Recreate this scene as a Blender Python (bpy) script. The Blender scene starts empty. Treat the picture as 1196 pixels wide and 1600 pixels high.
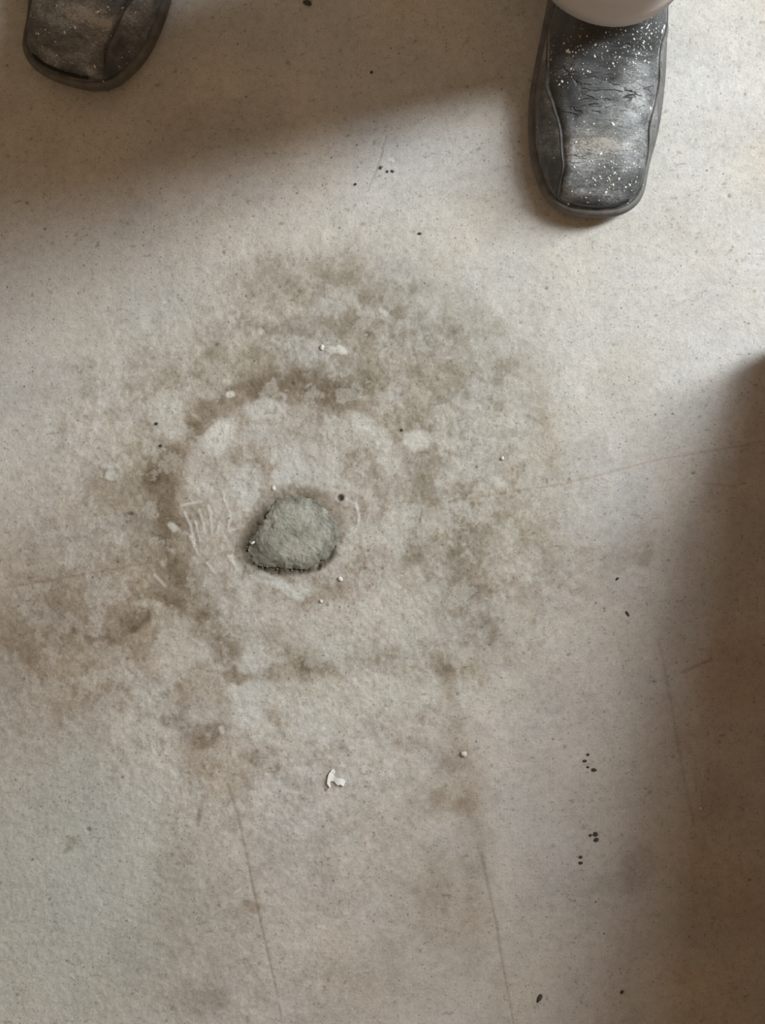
import bpy, bmesh, math, random
import numpy as np
from mathutils import Vector, Matrix

# ------------------------------------------------------------------ camera, world, light
scene = bpy.context.scene
COL = scene.collection
CAM_H = 1.10                      # phone held level above the floor
PPM = 2000.0                      # floor pixels per metre at 1196 x 1600
cam_d = bpy.data.cameras.new('camera')
cam = bpy.data.objects.new('camera', cam_d); COL.objects.link(cam)
cam.location = (0, 0, CAM_H); cam.rotation_euler = (0, 0, 0)
cam_d.sensor_fit = 'VERTICAL'; cam_d.sensor_height = 24.0
cam_d.lens = 24.0 * CAM_H / (1600 / PPM)
cam_d.clip_start = 0.01
scene.camera = cam

scene.view_settings.view_transform = 'Standard'
scene.view_settings.look = 'None'
scene.view_settings.gamma = 1.0
scene.view_settings.use_curve_mapping = False
scene.view_settings.exposure = 0.0

world = bpy.data.worlds.new('world'); scene.world = world
world.use_nodes = True
wb = world.node_tree.nodes['Background']
wb.inputs[0].default_value = (1.0, 0.68, 0.41, 1)
wb.inputs[1].default_value = 0.30

def window_light(name, loc, target, sx, sy, power, color):
    d = bpy.data.lights.new(name, 'AREA'); d.shape = 'RECTANGLE'
    d.size = sx; d.size_y = sy; d.energy = power; d.color = color
    o = bpy.data.objects.new(name, d); COL.objects.link(o)
    o.location = loc
    o.rotation_euler = (Vector(target) - Vector(loc)).to_track_quat('-Z', 'Y').to_euler()
    return o
# daylight through the tall doorway close by on the right
# (open leaf below, dimmer panel above, added to soften the shade edges)
window_light('daylight_doorway', (1.20, 0.645, 1.05), (-0.2, 0.20, 0.45), 0.27, 1.10, 36.5, (0.905, 0.975, 1.0))
window_light('daylight_upper_softener', (1.20, 0.645, 2.05), (-0.2, 0.20, 0.90), 0.27, 0.90, 16.5, (0.905, 0.975, 1.0))

# ------------------------------------------------------------------ helpers
rng = np.random.default_rng(7)
random.seed(7)

def tag(o, label=None, cat=None, group=None, kind=None):
    if label: o['label'] = label
    if cat: o['category'] = cat
    if group: o['group'] = group
    if kind: o['kind'] = kind
    return o

def mesh_obj(name, verts, faces, mat=None, parent=None, smooth=True):
    me = bpy.data.meshes.new(name)
    me.from_pydata([tuple(v) for v in verts], [], [tuple(f) for f in faces])
    me.update()
    if smooth:
        me.polygons.foreach_set('use_smooth', [True] * len(me.polygons))
    o = bpy.data.objects.new(name, me); COL.objects.link(o)
    if mat: me.materials.append(mat)
    if parent: o.parent = parent
    return o

def empty(name, loc=(0, 0, 0)):
    o = bpy.data.objects.new(name, None); COL.objects.link(o); o.location = loc
    o.empty_display_size = 0.05
    return o

def px(x, y, h=0.0):              # a photograph pixel seen at height h
    k = (CAM_H - h) / CAM_H / PPM
    return Vector(((x - 598) * k, (800 - y) * k, h))

class NT:                          # terse node building
    def __init__(s, name):
        s.m = bpy.data.materials.new(name); s.m.use_nodes = True
        s.t = s.m.node_tree; s.b = s.t.nodes['Principled BSDF']
    def n(s, typ, **kw):
        o = s.t.nodes.new(typ)
        for k, v in kw.items():
            if k.startswith('i_'):
                o.inputs[k[2:].replace('_', ' ')].default_value = v
            else: setattr(o, k, v)
        return o
    def l(s, a, b): s.t.links.new(a, b)
    def ramp(s, src, stops):
        r = s.n('ShaderNodeValToRGB'); e = r.color_ramp.elements
        while len(e) < len(stops): e.new(0.5)
        for q, (p, c) in zip(e, stops):
            q.position = p; q.color = (c if isinstance(c, tuple) else (c, c, c)) + (1,)
        s.l(src, r.inputs[0]); return r.outputs[0]
    def mul(s, a, b, op='MULTIPLY'):
        m = s.n('ShaderNodeMix', data_type='RGBA', blend_type=op); m.inputs[0].default_value = 1
        s.l(a, m.inputs[6]); s.l(b, m.inputs[7]); return m.outputs[2]
    def mix(s, f, a, b):
        m = s.n('ShaderNodeMix', data_type='RGBA')
        s.l(f, m.inputs[0])
        for v, i in ((a, 6), (b, 7)):
            if isinstance(v, tuple): m.inputs[i].default_value = v + (1,)
            else: s.l(v, m.inputs[i])
        return m.outputs[2]
    def math(s, op, a, b=None):
        m = s.n('ShaderNodeMath', operation=op)
        for v, i in ((a, 0), (b, 1)):
            if v is None: continue
            if isinstance(v, (int, float)): m.inputs[i].default_value = v
            else: s.l(v, m.inputs[i])
        return m.outputs[0]
    def bump(s, h, strength, dist, prev=None):
        b = s.n('ShaderNodeBump'); b.inputs['Strength'].default_value = strength
        b.inputs['Distance'].default_value = dist; s.l(h, b.inputs['Height'])
        if prev: s.l(prev, b.inputs['Normal'])
        return b.outputs[0]

def noise(nt, co, scale, detail=4, rough=0.55):
    n = nt.n('ShaderNodeTexNoise'); n.inputs['Scale'].default_value = scale
    n.inputs['Detail'].default_value = detail; n.inputs['Roughness'].default_value = rough
    nt.l(co, n.inputs['Vector']); return n.outputs['Fac']

# ------------------------------------------------------------------ materials
def mat_floor():
    nt = NT('worn_concrete'); b = nt.b
    co = nt.n('ShaderNodeTexCoord').outputs['Object']
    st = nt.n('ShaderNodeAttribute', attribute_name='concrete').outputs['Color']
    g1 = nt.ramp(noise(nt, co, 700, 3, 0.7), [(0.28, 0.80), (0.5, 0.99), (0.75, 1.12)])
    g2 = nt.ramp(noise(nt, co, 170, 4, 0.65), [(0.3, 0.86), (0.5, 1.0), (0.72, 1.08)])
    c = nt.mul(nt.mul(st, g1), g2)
    v = nt.n('ShaderNodeTexVoronoi'); v.inputs['Scale'].default_value = 150; nt.l(co, v.inputs['Vector'])
    sep = nt.n('ShaderNodeSeparateColor'); nt.l(v.outputs['Color'], sep.inputs[0])
    rad = nt.math('MULTIPLY', nt.math('POWER', sep.outputs[0], 6.0), 0.16)
    pit = nt.math('LESS_THAN', v.outputs['Distance'], rad)
    c = nt.mix(nt.math('MULTIPLY', pit, 0.55), c, (0.08, 0.07, 0.055))
    v2 = nt.n('ShaderNodeTexVoronoi'); v2.inputs['Scale'].default_value = 420; nt.l(co, v2.inputs['Vector'])
    s2 = nt.n('ShaderNodeSeparateColor'); nt.l(v2.outputs['Color'], s2.inputs[0])
    pit2 = nt.math('LESS_THAN', v2.outputs['Distance'], nt.math('MULTIPLY', nt.math('POWER', s2.outputs[0], 4.0), 0.34))
    c = nt.mix(nt.math('MULTIPLY', pit2, 0.42), c, (0.10, 0.085, 0.065))
    nt.l(c, b.inputs['Base Color'])
    b.inputs['Roughness'].default_value = 0.72
    b.inputs['Specular IOR Level'].default_value = 0.3
    n1 = nt.bump(noise(nt, co, 420, 5, 0.65), 0.35, 0.0016)
    nt.l(nt.bump(nt.math('MULTIPLY', pit, -1.0), 0.5, 0.0008, n1), b.inputs['Normal'])
    return nt.m

def mat_cement():
    nt = NT('grey_cement'); b = nt.b
    co = nt.n('ShaderNodeTexCoord').outputs['Object']
    f = noise(nt, co, 260, 5, 0.7)
    c = nt.ramp(f, [(0.25, (0.20, 0.20, 0.172)), (0.5, (0.365, 0.362, 0.315)), (0.8, (0.47, 0.465, 0.42))])
    big = nt.ramp(noise(nt, co, 38, 2), [(0.35, 0.85), (0.65, 1.12)])
    dirt = nt.n('ShaderNodeAttribute', attribute_name='dirt').outputs['Fac']
    gr = nt.ramp(noise(nt, co, 500, 3, .7), [(0.3, 0.5), (0.7, 1.0)])
    c = nt.mix(nt.math('MULTIPLY', nt.math('MULTIPLY', dirt, gr), 0.8), nt.mul(c, big), (0.085, 0.08, 0.062))
    nt.l(c, b.inputs['Base Color']); b.inputs['Roughness'].default_value = 0.9
    nt.l(nt.bump(noise(nt, co, 650, 5, 0.75), 0.7, 0.002), b.inputs['Normal'])
    return nt.m

def mat_leather(name, vamp):
    nt = NT(name); b = nt.b
    co = nt.n('ShaderNodeTexCoord').outputs['Object']
    mp = nt.n('ShaderNodeMapping'); mp.inputs['Scale'].default_value = (1, 1.6, 1); nt.l(co, mp.inputs[0])
    blot = nt.ramp(noise(nt, mp.outputs[0], 55, 6, 0.7), [(0.33, 0.25), (0.5, 0.8), (0.68, 1.6)])
    fine = nt.ramp(noise(nt, mp.outputs[0], 480, 4, 0.75), [(0.3, 0.22), (0.7, 1.65)])
    if vamp:
        sp = nt.n('ShaderNodeSeparateColor'); nt.l(nt.n('ShaderNodeAttribute', attribute_name='wear').outputs['Color'], sp.inputs[0])
        dust, crack, warmth = sp.outputs
    else:
        dust = nt.ramp(noise(nt, co, 22, 3), [(0.4, 0.06), (0.65, 0.60)]); crack = None
        warmth = nt.ramp(noise(nt, co, 18, 2), [(0.45, 0.0), (0.65, 0.6)])
    d = nt.math('MINIMUM', nt.math('MULTIPLY', nt.math('MULTIPLY', dust, blot), fine), 1.0)
    grey = nt.mix(warmth, (0.33, 0.345, 0.35), (0.33, 0.305, 0.27))
    base = nt.ramp(noise(nt, co, 70, 4), [(0.3, (0.016, 0.018, 0.019)), (0.7, (0.042, 0.045, 0.047))])
    c = nt.mix(d, base, grey)
    for sc, pw, r, k in ((330, 12.0, .30, .85), (640, 9.0, .26, .6)):        # fine paint mist
        v = nt.n('ShaderNodeTexVoronoi'); v.inputs['Scale'].default_value = sc; nt.l(co, v.inputs['Vector'])
        sep = nt.n('ShaderNodeSeparateColor'); nt.l(v.outputs['Color'], sep.inputs[0])
        dot = nt.math('LESS_THAN', v.outputs['Distance'], nt.math('MULTIPLY', nt.math('POWER', sep.outputs[0], pw), r))
        c = nt.mix(nt.math('MULTIPLY', dot, k), c, (0.5, 0.5, 0.48))
    m2 = nt.n('ShaderNodeMapping'); m2.inputs['Scale'].default_value = (0.15, 1, 0.6); nt.l(co, m2.inputs[0])
    n1 = nt.bump(noise(nt, m2.outputs[0], 420, 4, 0.6), 0.35 if vamp else 0.2, 0.0016)
    if vamp:
        wob = nt.n('ShaderNodeTexNoise'); wob.inputs['Scale'].default_value = 70; nt.l(co, wob.inputs['Vector'])
        add = nt.n('ShaderNodeVectorMath', operation='MULTIPLY_ADD'); nt.l(wob.outputs['Color'], add.inputs[0])
        add.inputs[1].default_value = (.004, .009, 0); nt.l(m2.outputs[0], add.inputs[2])
        vo = nt.n('ShaderNodeTexVoronoi', feature='DISTANCE_TO_EDGE'); vo.inputs['Scale'].default_value = 210; nt.l(add.outputs[0], vo.inputs['Vector'])
        ln = nt.ramp(vo.outputs['Distance'], [(0.0, 1.0), (0.09, 0.0)])
        gate = nt.ramp(noise(nt, co, 120, 2), [(0.42, 0.0), (0.55, 1.0)])
        ln = nt.math('MULTIPLY', nt.math('MULTIPLY', ln, crack), gate)
        c = nt.mix(nt.math('MULTIPLY', ln, 0.9), c, (0.008, 0.008, 0.009))
        n1 = nt.bump(nt.math('MULTIPLY', ln, -1.0), 0.8, 0.0016, n1)
    nt.l(c, b.inputs['Base Color'])
    b.inputs['Roughness'].default_value = 0.48
    b.inputs['Specular IOR Level'].default_value = 0.45
    nt.l(nt.bump(noise(nt, co, 900, 3, 0.6), 0.3, 0.0007, n1), b.inputs['Normal'])
    return nt.m

def mat_plain(name, col, rough=0.6, var=0.12, scale=60, bump=0.2, bscale=500):
    nt = NT(name); b = nt.b
    co = nt.n('ShaderNodeTexCoord').outputs['Object']
    lo = tuple(c * (1 - var) for c in col); hi = tuple(min(1, c * (1 + var)) for c in col)
    nt.l(nt.ramp(noise(nt, co, scale, 4), [(0.3, lo), (0.7, hi)]), b.inputs['Base Color'])
    b.inputs['Roughness'].default_value = rough
    if bump: nt.l(nt.bump(noise(nt, co, bscale, 4), bump, 0.001), b.inputs['Normal'])
    return nt.m

def mat_cloth(name, col):
    nt = NT(name); b = nt.b
    co = nt.n('ShaderNodeTexCoord').outputs['Object']
    lo = tuple(c * 0.86 for c in col)
    c = nt.ramp(noise(nt, co, 14, 3), [(0.35, lo), (0.65, col)])
    nt.l(c, b.inputs['Base Color']); b.inputs['Roughness'].default_value = 0.9
    wv = nt.n('ShaderNodeTexWave'); wv.inputs['Scale'].default_value = 420; wv.inputs['Distortion'].default_value = 1.5
    nt.l(co, wv.inputs['Vector'])
    nt.l(nt.bump(wv.outputs['Fac'], 0.12, 0.0006), b.inputs['Normal'])
    return nt.m

M = dict(
    floor=mat_floor(), cement=mat_cement(),
    leather=mat_leather('dusty_black_leather', True), side=mat_leather('black_leather_side', False),
    sole=mat_plain('dusty_dark_rubber', (0.10, 0.096, 0.09), 0.7, 0.35, 90, 0.25),
    piping=mat_plain('worn_piping', (0.05, 0.05, 0.05), 0.5, 0.5, 160, 0.0),
    slit=mat_plain('black_thread', (0.008, 0.008, 0.008), 0.8, 0.1, 200, 0.0),
    paint=mat_plain('dried_white_paint', (0.62, 0.62, 0.59), 0.6, 0.08, 300, 0.2),
    trouser=mat_cloth('pale_cotton', (0.54, 0.50, 0.47)),
    denim=mat_cloth('dark_cotton', (0.05, 0.05, 0.06)),
    shirt=mat_cloth('shirt_cotton', (0.34, 0.33, 0.31)),
    skin=mat_plain('skin', (0.36, 0.21, 0.14), 0.55, 0.08, 40, 0.1),
    hair=mat_plain('dark_hair', (0.02, 0.016, 0.013), 0.5, 0.3, 200, 0.4),
    wood=mat_plain('red_brown_wood', (0.22, 0.085, 0.045), 0.55, 0.3, 30, 0.3, 120),
    flake=mat_plain('white_flake', (0.72, 0.73, 0.72), 0.55, 0.05, 300, 0.15),
    dirt=mat_plain('dark_dirt', (0.060, 0.052, 0.044), 0.9, 0.3, 900, 0.2),
    pebble=mat_plain('pale_grit', (0.60, 0.58, 0.53), 0.8, 0.15, 700, 0.2),
)

# ------------------------------------------------------------------ floor
TAB = rng.random(65536)
def vnoise(x, y, seed):
    ix = np.floor(x).astype(np.int64); iy = np.floor(y).astype(np.int64)
    fx = x - ix; fy = y - iy
    fx = fx * fx * (3 - 2 * fx); fy = fy * fy * (3 - 2 * fy)
    def h(a, b): return TAB[((a * 73856093) ^ (b * 19349663) ^ (seed * 83492791)) & 65535]
    return (h(ix, iy) * (1 - fx) + h(ix + 1, iy) * fx) * (1 - fy) + (h(ix, iy + 1) * (1 - fx) + h(ix + 1, iy + 1) * fx) * fy
def fbm(x, y, size, seed, octv=4, gain=0.55):
    s = np.zeros_like(x); a = 1.0; t = 0.0
    for o in range(octv):
        s += a * vnoise(x / size + 17.3 * o, y / size - 9.1 * o, seed + o); t += a
        a *= gain; size /= 2.03
    return s / t - 0.5                       # about -0.35 .. 0.35
def sstep(a, b, v):
    t = np.clip((v - a) / (b - a), 0, 1); return t * t * (3 - 2 * t)

HALF_X, HALF_Y, STEP = 0.335, 0.435, 0.001
def axis(half):
    fine = np.arange(-half, half + STEP / 2, STEP)
    out = []; d = STEP; v = half
    while v < 2.6:
        d *= 1.08; v += d; out.append(v)
    out = np.array(out)
    return np.concatenate([-out[::-1], fine, out])

PLUG = [(432, 780), (452, 776), (480, 774), (498, 781), (508, 795), (520, 808), (529, 823), (532, 839), (527, 853),
        (518, 867), (497, 882), (488, 888), (467, 891), (446, 889), (424, 888), (402, 884), (390, 873), (386, 858),
        (390, 842), (402, 826), (412, 812), (421, 793)]
PLUG_C = (463, 836)

def plug_radius():                           # outline as radius against angle
    a = np.array([math.atan2(y - PLUG_C[1], x - PLUG_C[0]) for x, y in PLUG])
    r = np.array([math.hypot(x - PLUG_C[0], y - PLUG_C[1]) for x, y in PLUG])
    o = np.argsort(a); a = a[o]; r = r[o]
    return np.concatenate([a - 2 * np.pi, a, a + 2 * np.pi]), np.concatenate([r, r, r])
PA, PR = plug_radius()

def build_floor():
    xs = axis(HALF_X); ys = axis(HALF_Y)
    X, Y = np.meshgrid(xs, ys)
    U = X * PPM + 598; V = 800 - Y * PPM     # photograph-sized floor units (half millimetres)
    U = U.ravel(); V = V.ravel()
    n = U.size
    wx = fbm(U, V, 60, 11, 4) * 46; wy = fbm(U, V, 60, 23, 4) * 46       # ragged edges
    fx_ = fbm(U, V, 14, 31, 3) * 14; fy_ = fbm(U, V, 14, 37, 3) * 14
    WU, WV = U + wx + fx_, V + wy + fy_
    SU, SV = U + 0.35 * wx + fx_ * .6, V + 0.35 * wy + fy_ * .6
    n200 = fbm(U, V, 260, 41, 5); n60 = fbm(U, V, 70, 51, 5, .6); n20 = fbm(U, V, 22, 61, 4, .6); n8 = fbm(U, V, 7, 71, 3, .7)

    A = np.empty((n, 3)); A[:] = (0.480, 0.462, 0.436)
    # trowelled smooth towards the top and right, rougher round the patch and lower left
    rough = np.clip(.30 + .70 * (1 - sstep(260, 560, np.hypot(U - 470, V - 820))) + .45 * (1 - sstep(300, 640, np.hypot(U - 150, V - 1350))), 0, 1)
    A *= (1 + 0.20 * n200 + 0.26 * n60 + rough * (0.34 * n20 + 0.42 * n8))[:, None]
    # warm / cool drift of the cement paste
    drift = fbm(U, V, 190, 81, 3)
    A *= 1 + drift[:, None] * np.array([0.05, 0.0, -0.08])
    H = rough * (0.0009 * n60 + 0.0009 * n20 + 0.0010 * n8)

    def dark(m, col, k=1.0):
        m = np.clip(m * k, 0, 1)[:, None]
        A[:] = A * (1 - m * (1 - np.array(col)))
    def light(m, col, k=1.0):
        m = np.clip(m * k, 0, 1)[:, None]
        A[:] = A * (1 - m) + np.array(col) * m
    def blob(cx, cy, rx, ry, ang=0, soft=0.5, w=1.0):
        uu = U + (WU - U) * w - cx; vv = V + (WV - V) * w - cy
        c, s = math.cos(math.radians(ang)), math.sin(math.radians(ang))
        d = np.sqrt(((uu * c + vv * s) / rx) ** 2 + ((-uu * s + vv * c) / ry) ** 2)
        return 1 - sstep(1 - soft, 1 + soft, d)
    def stroke(pts, w0, w1=None, warp=0.3, soft=0.6):
        w1 = w0 if w1 is None else w1
        P = np.array(pts, float)
        lo = P.min(0) - 4 * max(w0, w1) - 12; hi = P.max(0) + 4 * max(w0, w1) + 12
        idx = np.nonzero((U > lo[0]) & (U < hi[0]) & (V > lo[1]) & (V < hi[1]))[0]
        uu = U[idx] + (WU[idx] - U[idx]) * warp; vv = V[idx] + (WV[idx] - V[idx]) * warp
        best = np.full(idx.size, 9.0); L = len(P) - 1
        for i in range(L):
            a, b = P[i], P[i + 1]; d = b - a
            t = np.clip(((uu - a[0]) * d[0] + (vv - a[1]) * d[1]) / max(1e-6, d @ d), 0, 1)
            q = np.hypot(uu - a[0] - t * d[0], vv - a[1] - t * d[1])
            w = w0 + (w1 - w0) * (i + t) / L
            best = np.minimum(best, q / w)
        m = np.zeros(n); m[idx] = 1 - sstep(1 - soft, 1 + soft, best)
        return m
    def ring(cx, cy, r, th, a0, a1, squash=1.0, soft=0.8, w=0.6):
        uu = U + (WU - U) * w - cx; vv = (V + (WV - V) * w - cy) / squash
        d = np.abs(np.hypot(uu, vv) - r) / th
        an = np.degrees(np.arctan2(vv, uu)) % 360
        mid = ((a0 + a1) / 2) % 360; half = (a1 - a0) / 2
        da = np.abs((an - mid + 180) % 360 - 180)
        return (1 - sstep(1 - soft, 1 + soft, d)) * (1 - sstep(half - 14, half + 10, da))

    TAN = (0.80, 0.77, 0.70); BROWN = (0.60, 0.53, 0.445); DK = (0.50, 0.46, 0.41); OLIVE = (0.74, 0.72, 0.66)
    PALE = (0.57, 0.565, 0.53); BLUE = (0.50, 0.50, 0.495); PINK = (0.47, 0.435, 0.40)
    mott = sstep(-0.12, 0.16, n60 + 0.5 * n20)
    mott2 = sstep(-0.05, 0.16, fbm(U, V, 34, 131, 5, .65))

    # thin flaking laitance: crisp little islands, paler and greyer than the rest
    fl = fbm(U, V, 46, 401, 6, .68); isl = sstep(.045, .085, fl); fl2 = fbm(U, V, 24, 431, 5, .7); isl2 = sstep(.06, .10, fl2)
    hue = fbm(U, V, 120, 451, 4)[:, None]
    A *= 1 + hue * np.array([0.10, 0.02, -0.12])
    near = 1 - sstep(300, 620, np.hypot(U - 480, V - 860))
    # the broad round stain, greasy tan, with a faint rim at its right side
    disc = blob(535, 760, 345, 345, 0, 0.16, 1.4)
    dark(disc, TAN, 0.50)
    dark(disc * mott, OLIVE, 0.85)
    dark(disc * mott2, OLIVE, 0.75)
    dark(ring(545, 790, 322, 20, -25, 62, 1.0, .8, .5), TAN, 0.45)
    dark(blob(500, 470, 190, 80, -8, .7) * mott, OLIVE, 0.5)
    dark(blob(150, 640, 110, 120, 0, .7) * mott2, OLIVE, 0.5)
    dark(near * isl, (0.80, 0.775, 0.72), 0.6)
    dark(near * isl2, (0.82, 0.78, 0.72), 0.6)
    # left dark grime
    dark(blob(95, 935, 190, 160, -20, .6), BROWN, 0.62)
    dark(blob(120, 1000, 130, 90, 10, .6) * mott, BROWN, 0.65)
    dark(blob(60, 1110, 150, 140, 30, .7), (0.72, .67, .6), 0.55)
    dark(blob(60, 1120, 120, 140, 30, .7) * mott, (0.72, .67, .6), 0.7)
    light(blob(110, 1420, 210, 230, 0, .6), (0.385, 0.40, 0.375), 0.65)  # cooler grey tone over the lower left floor
    light(blob(150, 470, 190, 110, 0, .7), (0.455, 0.45, 0.42), 0.35)  # slightly paler grey tone over the upper left floor
    dark(blob(200, 900, 60, 70, 0, .6) * mott2, BROWN, 0.5)
    dark(stroke([(120, 985), (150, 1000), (185, 1008), (205, 990), (228, 960)], 5, 4, .8), DK, 0.5)
    dark(blob(205, 975, 26, 16, -35, .5), BROWN, 0.6)
    # inner trowelled area inside the brown ring
    inner = blob(455, 800, 185, 190, 0, 0.14, 0.8)
    light(inner, PINK, 0.50)
    dark(inner * mott2, OLIVE, 0.30)
    dark(inner * isl2, (0.80, 0.765, 0.71), 0.6)
    dark(inner * isl, (0.84, 0.81, 0.76), 0.5)
    dark(ring(445, 790, 186, 21, 165, 312, 1.0, .6, .45), BROWN, 0.80)
    dark(ring(445, 790, 190, 30, 185, 300, 1.0, .9, .8) * mott, BROWN, 0.45)
    dark(ring(450, 800, 205, 26, 130, 200, 1.0, .8, .8), BROWN, 0.45)
    dark(blob(285, 800, 25, 60, 10, .6), (0.72, .66, .58), 0.6)
    dark(blob(640, 800, 26, 110, 4, .7), OLIVE, 0.45)
    light(ring(455, 800, 178, 9, -60, 40, 1.05, .9, .4), PALE, 0.28)
    light(ring(470, 800, 145, 7, -70, 30, 1.1, .9, .4), PALE, 0.22)
    # pale skim patches
    COOL = {(385, 757), (452, 742), (505, 750), (322, 762), (395, 1040), (388, 1095), (415, 640), (430, 910), (470, 925)}
    for cx, cy, rx, ry, an, k in ((345, 680, 26, 19, -25, .75), (338, 702, 16, 12, 0, .5), (262, 650, 22, 42, -20, .42),
                                  (385, 757, 27, 33, -15, .50), (415, 640, 32, 18, -10, .45), (452, 742, 26, 16, -20, .48),
                                  (505, 750, 36, 13, 5, .40), (322, 762, 14, 12, 0, .40), (650, 692, 22, 15, 20, .58),
                                  (596, 690, 14, 10, 20, .4), (575, 660, 36, 12, 30, .35), (175, 738, 13, 15, 0, .45),
                                  (430, 910, 34, 9, 18, .55), (470, 925, 26, 9, -8, .58), (388, 1095, 36, 42, 8, .48),
                                  (395, 1040, 28, 22, 10, .35), (365, 1140, 18, 12, 0, .42), (535, 546, 17, 7, 8, .85),
                                  (365, 615, 8, 6, 0, .7), (595, 480, 9, 6, 20, .5), (690, 1075, 40, 22, -20, .35),
                                  (285, 1010, 50, 40, 0, .18), (270, 822, 8, 6, 40, .5), (322, 1120, 16, 8, 0, .25),
                                  (650, 950, 70, 60, 0, .20), (560, 980, 110, 46, -6, .26), (560, 1090, 110, 36, -6, .30)):
        light(blob(cx, cy, rx, ry, an, .30, .55), (0.51, 0.515, 0.495) if (cx, cy) in COOL else PALE, min(.9, k * (1.45 if (cx, cy) in COOL else 1.3)))
    light(ring(400, 735, 58, 12, 255, 360, 1.0, .8, .5), BLUE, 0.40)
    light(stroke([(383, 880), (388, 960), (392, 1060)], 9, 15, .5), BLUE, 0.32)
    light(stroke([(420, 975), (600, 950)], 18, 26, .9, .9), PINK, 0.35)
    # brown scuffs below the patch
    for cx, cy, rx, ry, an, k in ((322, 985, 34, 26, 20, .75), (345, 1020, 26, 18, 50, .7), (372, 1057, 26, 9, 5, .75),
                                  (462, 1048, 62, 18, -8, .48), (490, 1040, 26, 12, 0, .35), (255, 938, 26, 12, 35, .75),
                                  (505, 925, 36, 15, -12, .55), (556, 912, 40, 22, -20, .3), (308, 1105, 52, 62, 10, .45),
                                  (268, 1125, 22, 12, 20, .5), (350, 1190, 60, 50, 10, .42), (398, 1178, 24, 14, -20, .55),
                                  (340, 1150, 50, 20, 0, .35), (420, 1110, 8, 34, -14, .4), (280, 1300, 34, 90, 12, .22),
                                  (330, 1400, 90, 140, 8, .28), (560, 1420, 180, 150, 0, .22), (470, 1560, 160, 60, 0, .18), (300, 1560, 60, 40, 0, .35), (230, 1500, 60, 80, 0, .16),
                                  (720, 1215, 44, 60, -20, .50), (700, 1090, 22, 70, 4, .42), (690, 1255, 56, 26, 0, .42),
                                  (745, 1320, 28, 70, -12, .42), (700, 1410, 60, 70, -10, .32), (760, 1480, 40, 90, -10, .28),
                                  (640, 1140, 60, 40, 0, .30), (720, 960, 60, 90, 0, .34), (760, 900, 60, 40, 0, .26),
                                  (700, 780, 60, 90, 0, .22), (1000, 1350, 34, 24, -25, .42), (960, 1385, 44, 18, 0, .34),
                                  (1120, 1340, 110, 130, 0, .22), (940, 860, 32, 16, 20, .30), (990, 850, 26, 30, 0, .3),
                                  (1000, 870, 16, 16, 0, .35), (340, 210, 130, 60, -10, .20), (110, 1325, 17, 9, -50, .38),
                                  (100, 1335, 8, 6, -50, .3), (395, 1412, 14, 7, 0, .5), (390, 745, 5, 15, 0, .6),
                                  (520, 590, 90, 18, 8, .35), (600, 640, 36, 14, 38, .4), (520, 430, 150, 40, 0, .22)):
        dark(blob(cx, cy, rx, ry, an, .42, .75) * (0.6 + 0.4 * mott2), BROWN, min(1, k * 1.45 if cy > 900 and cx < 560 else k * 1.15))
    for cx, cy, rx, ry, k in ((1150, 1055, 60, 60, .35), (1078, 1162, 22, 16, .35), (1066, 1515, 26, 18, .35), (1180, 1420, 40, 40, .22)):
        dark(blob(cx, cy, rx, ry, 0, .7), (0.92, 0.70, 0.60), k)  # reddish tone over four patches at the right
    lf = fbm(U, V, 38, 471, 6, .7)
    light((.25 + .75 * near) * sstep(.06, .10, lf), (0.52, 0.515, 0.475), 0.35)
    fleck = vnoise(U / 4.5, V / 3.2, 491) * vnoise(U / 9, V / 7, 492)
    dark(sstep(.60, .78, fleck), (0.62, 0.58, 0.50), 0.75)
    # grime round the cement patch, plus crevice shade painted at its lower left
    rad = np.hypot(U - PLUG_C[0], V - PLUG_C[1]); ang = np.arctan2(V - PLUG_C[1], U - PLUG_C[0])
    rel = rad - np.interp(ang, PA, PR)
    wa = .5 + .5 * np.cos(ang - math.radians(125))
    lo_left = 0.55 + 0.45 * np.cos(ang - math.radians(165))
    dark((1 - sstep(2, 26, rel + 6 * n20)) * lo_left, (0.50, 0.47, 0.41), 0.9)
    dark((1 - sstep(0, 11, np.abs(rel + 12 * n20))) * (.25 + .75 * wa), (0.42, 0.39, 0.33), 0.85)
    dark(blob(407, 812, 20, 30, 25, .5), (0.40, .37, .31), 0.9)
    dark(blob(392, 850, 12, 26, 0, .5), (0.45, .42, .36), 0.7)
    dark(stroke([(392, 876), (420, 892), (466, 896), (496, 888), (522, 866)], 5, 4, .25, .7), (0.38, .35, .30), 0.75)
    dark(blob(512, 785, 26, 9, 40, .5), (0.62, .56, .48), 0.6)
    H -= 0.011 * (1 - sstep(-9, -4, rel)) + 0.0050 * wa * (1 - sstep(-5, 5.0, rel + 14 * n8 + 14 * n20))
    H += 0.0010 * np.exp(-((rel - 14) / 8) ** 2) * (mott2)
    # straight scored lines and hair cracks
    def line(pts, w, k, col=DK, dep=0.00025, warp=0.05, w1=None):
        m = stroke(pts, w, w1, warp, .7); dark(m, col, k); H[:] = H - dep * m
    line([(355, 1225), (372, 1275), (395, 1385), (412, 1460), (430, 1540)], 2.6, .55, w1=1.4)
    line([(430, 1540), (440, 1600)], 1.2, .3)
    line([(752, 1335), (775, 1440), (790, 1530), (803, 1600)], 2.4, .45, w1=1.4)
    line([(700, 1050), (722, 1180), (745, 1290), (752, 1335)], 14, .28, BROWN, 0.0, .5, 6)
    line([(1030, 1000), (1046, 1080), (1060, 1160), (1085, 1290)], 3.0, .28, w1=2)
    line([(20, 917), (120, 900), (235, 879)], 1.6, .40, (.7, .5, .42))
    line([(700, 785), (790, 770), (880, 757), (1040, 716), (1196, 690)], 1.5, .38, (.7, .5, .42), .0003)
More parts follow.
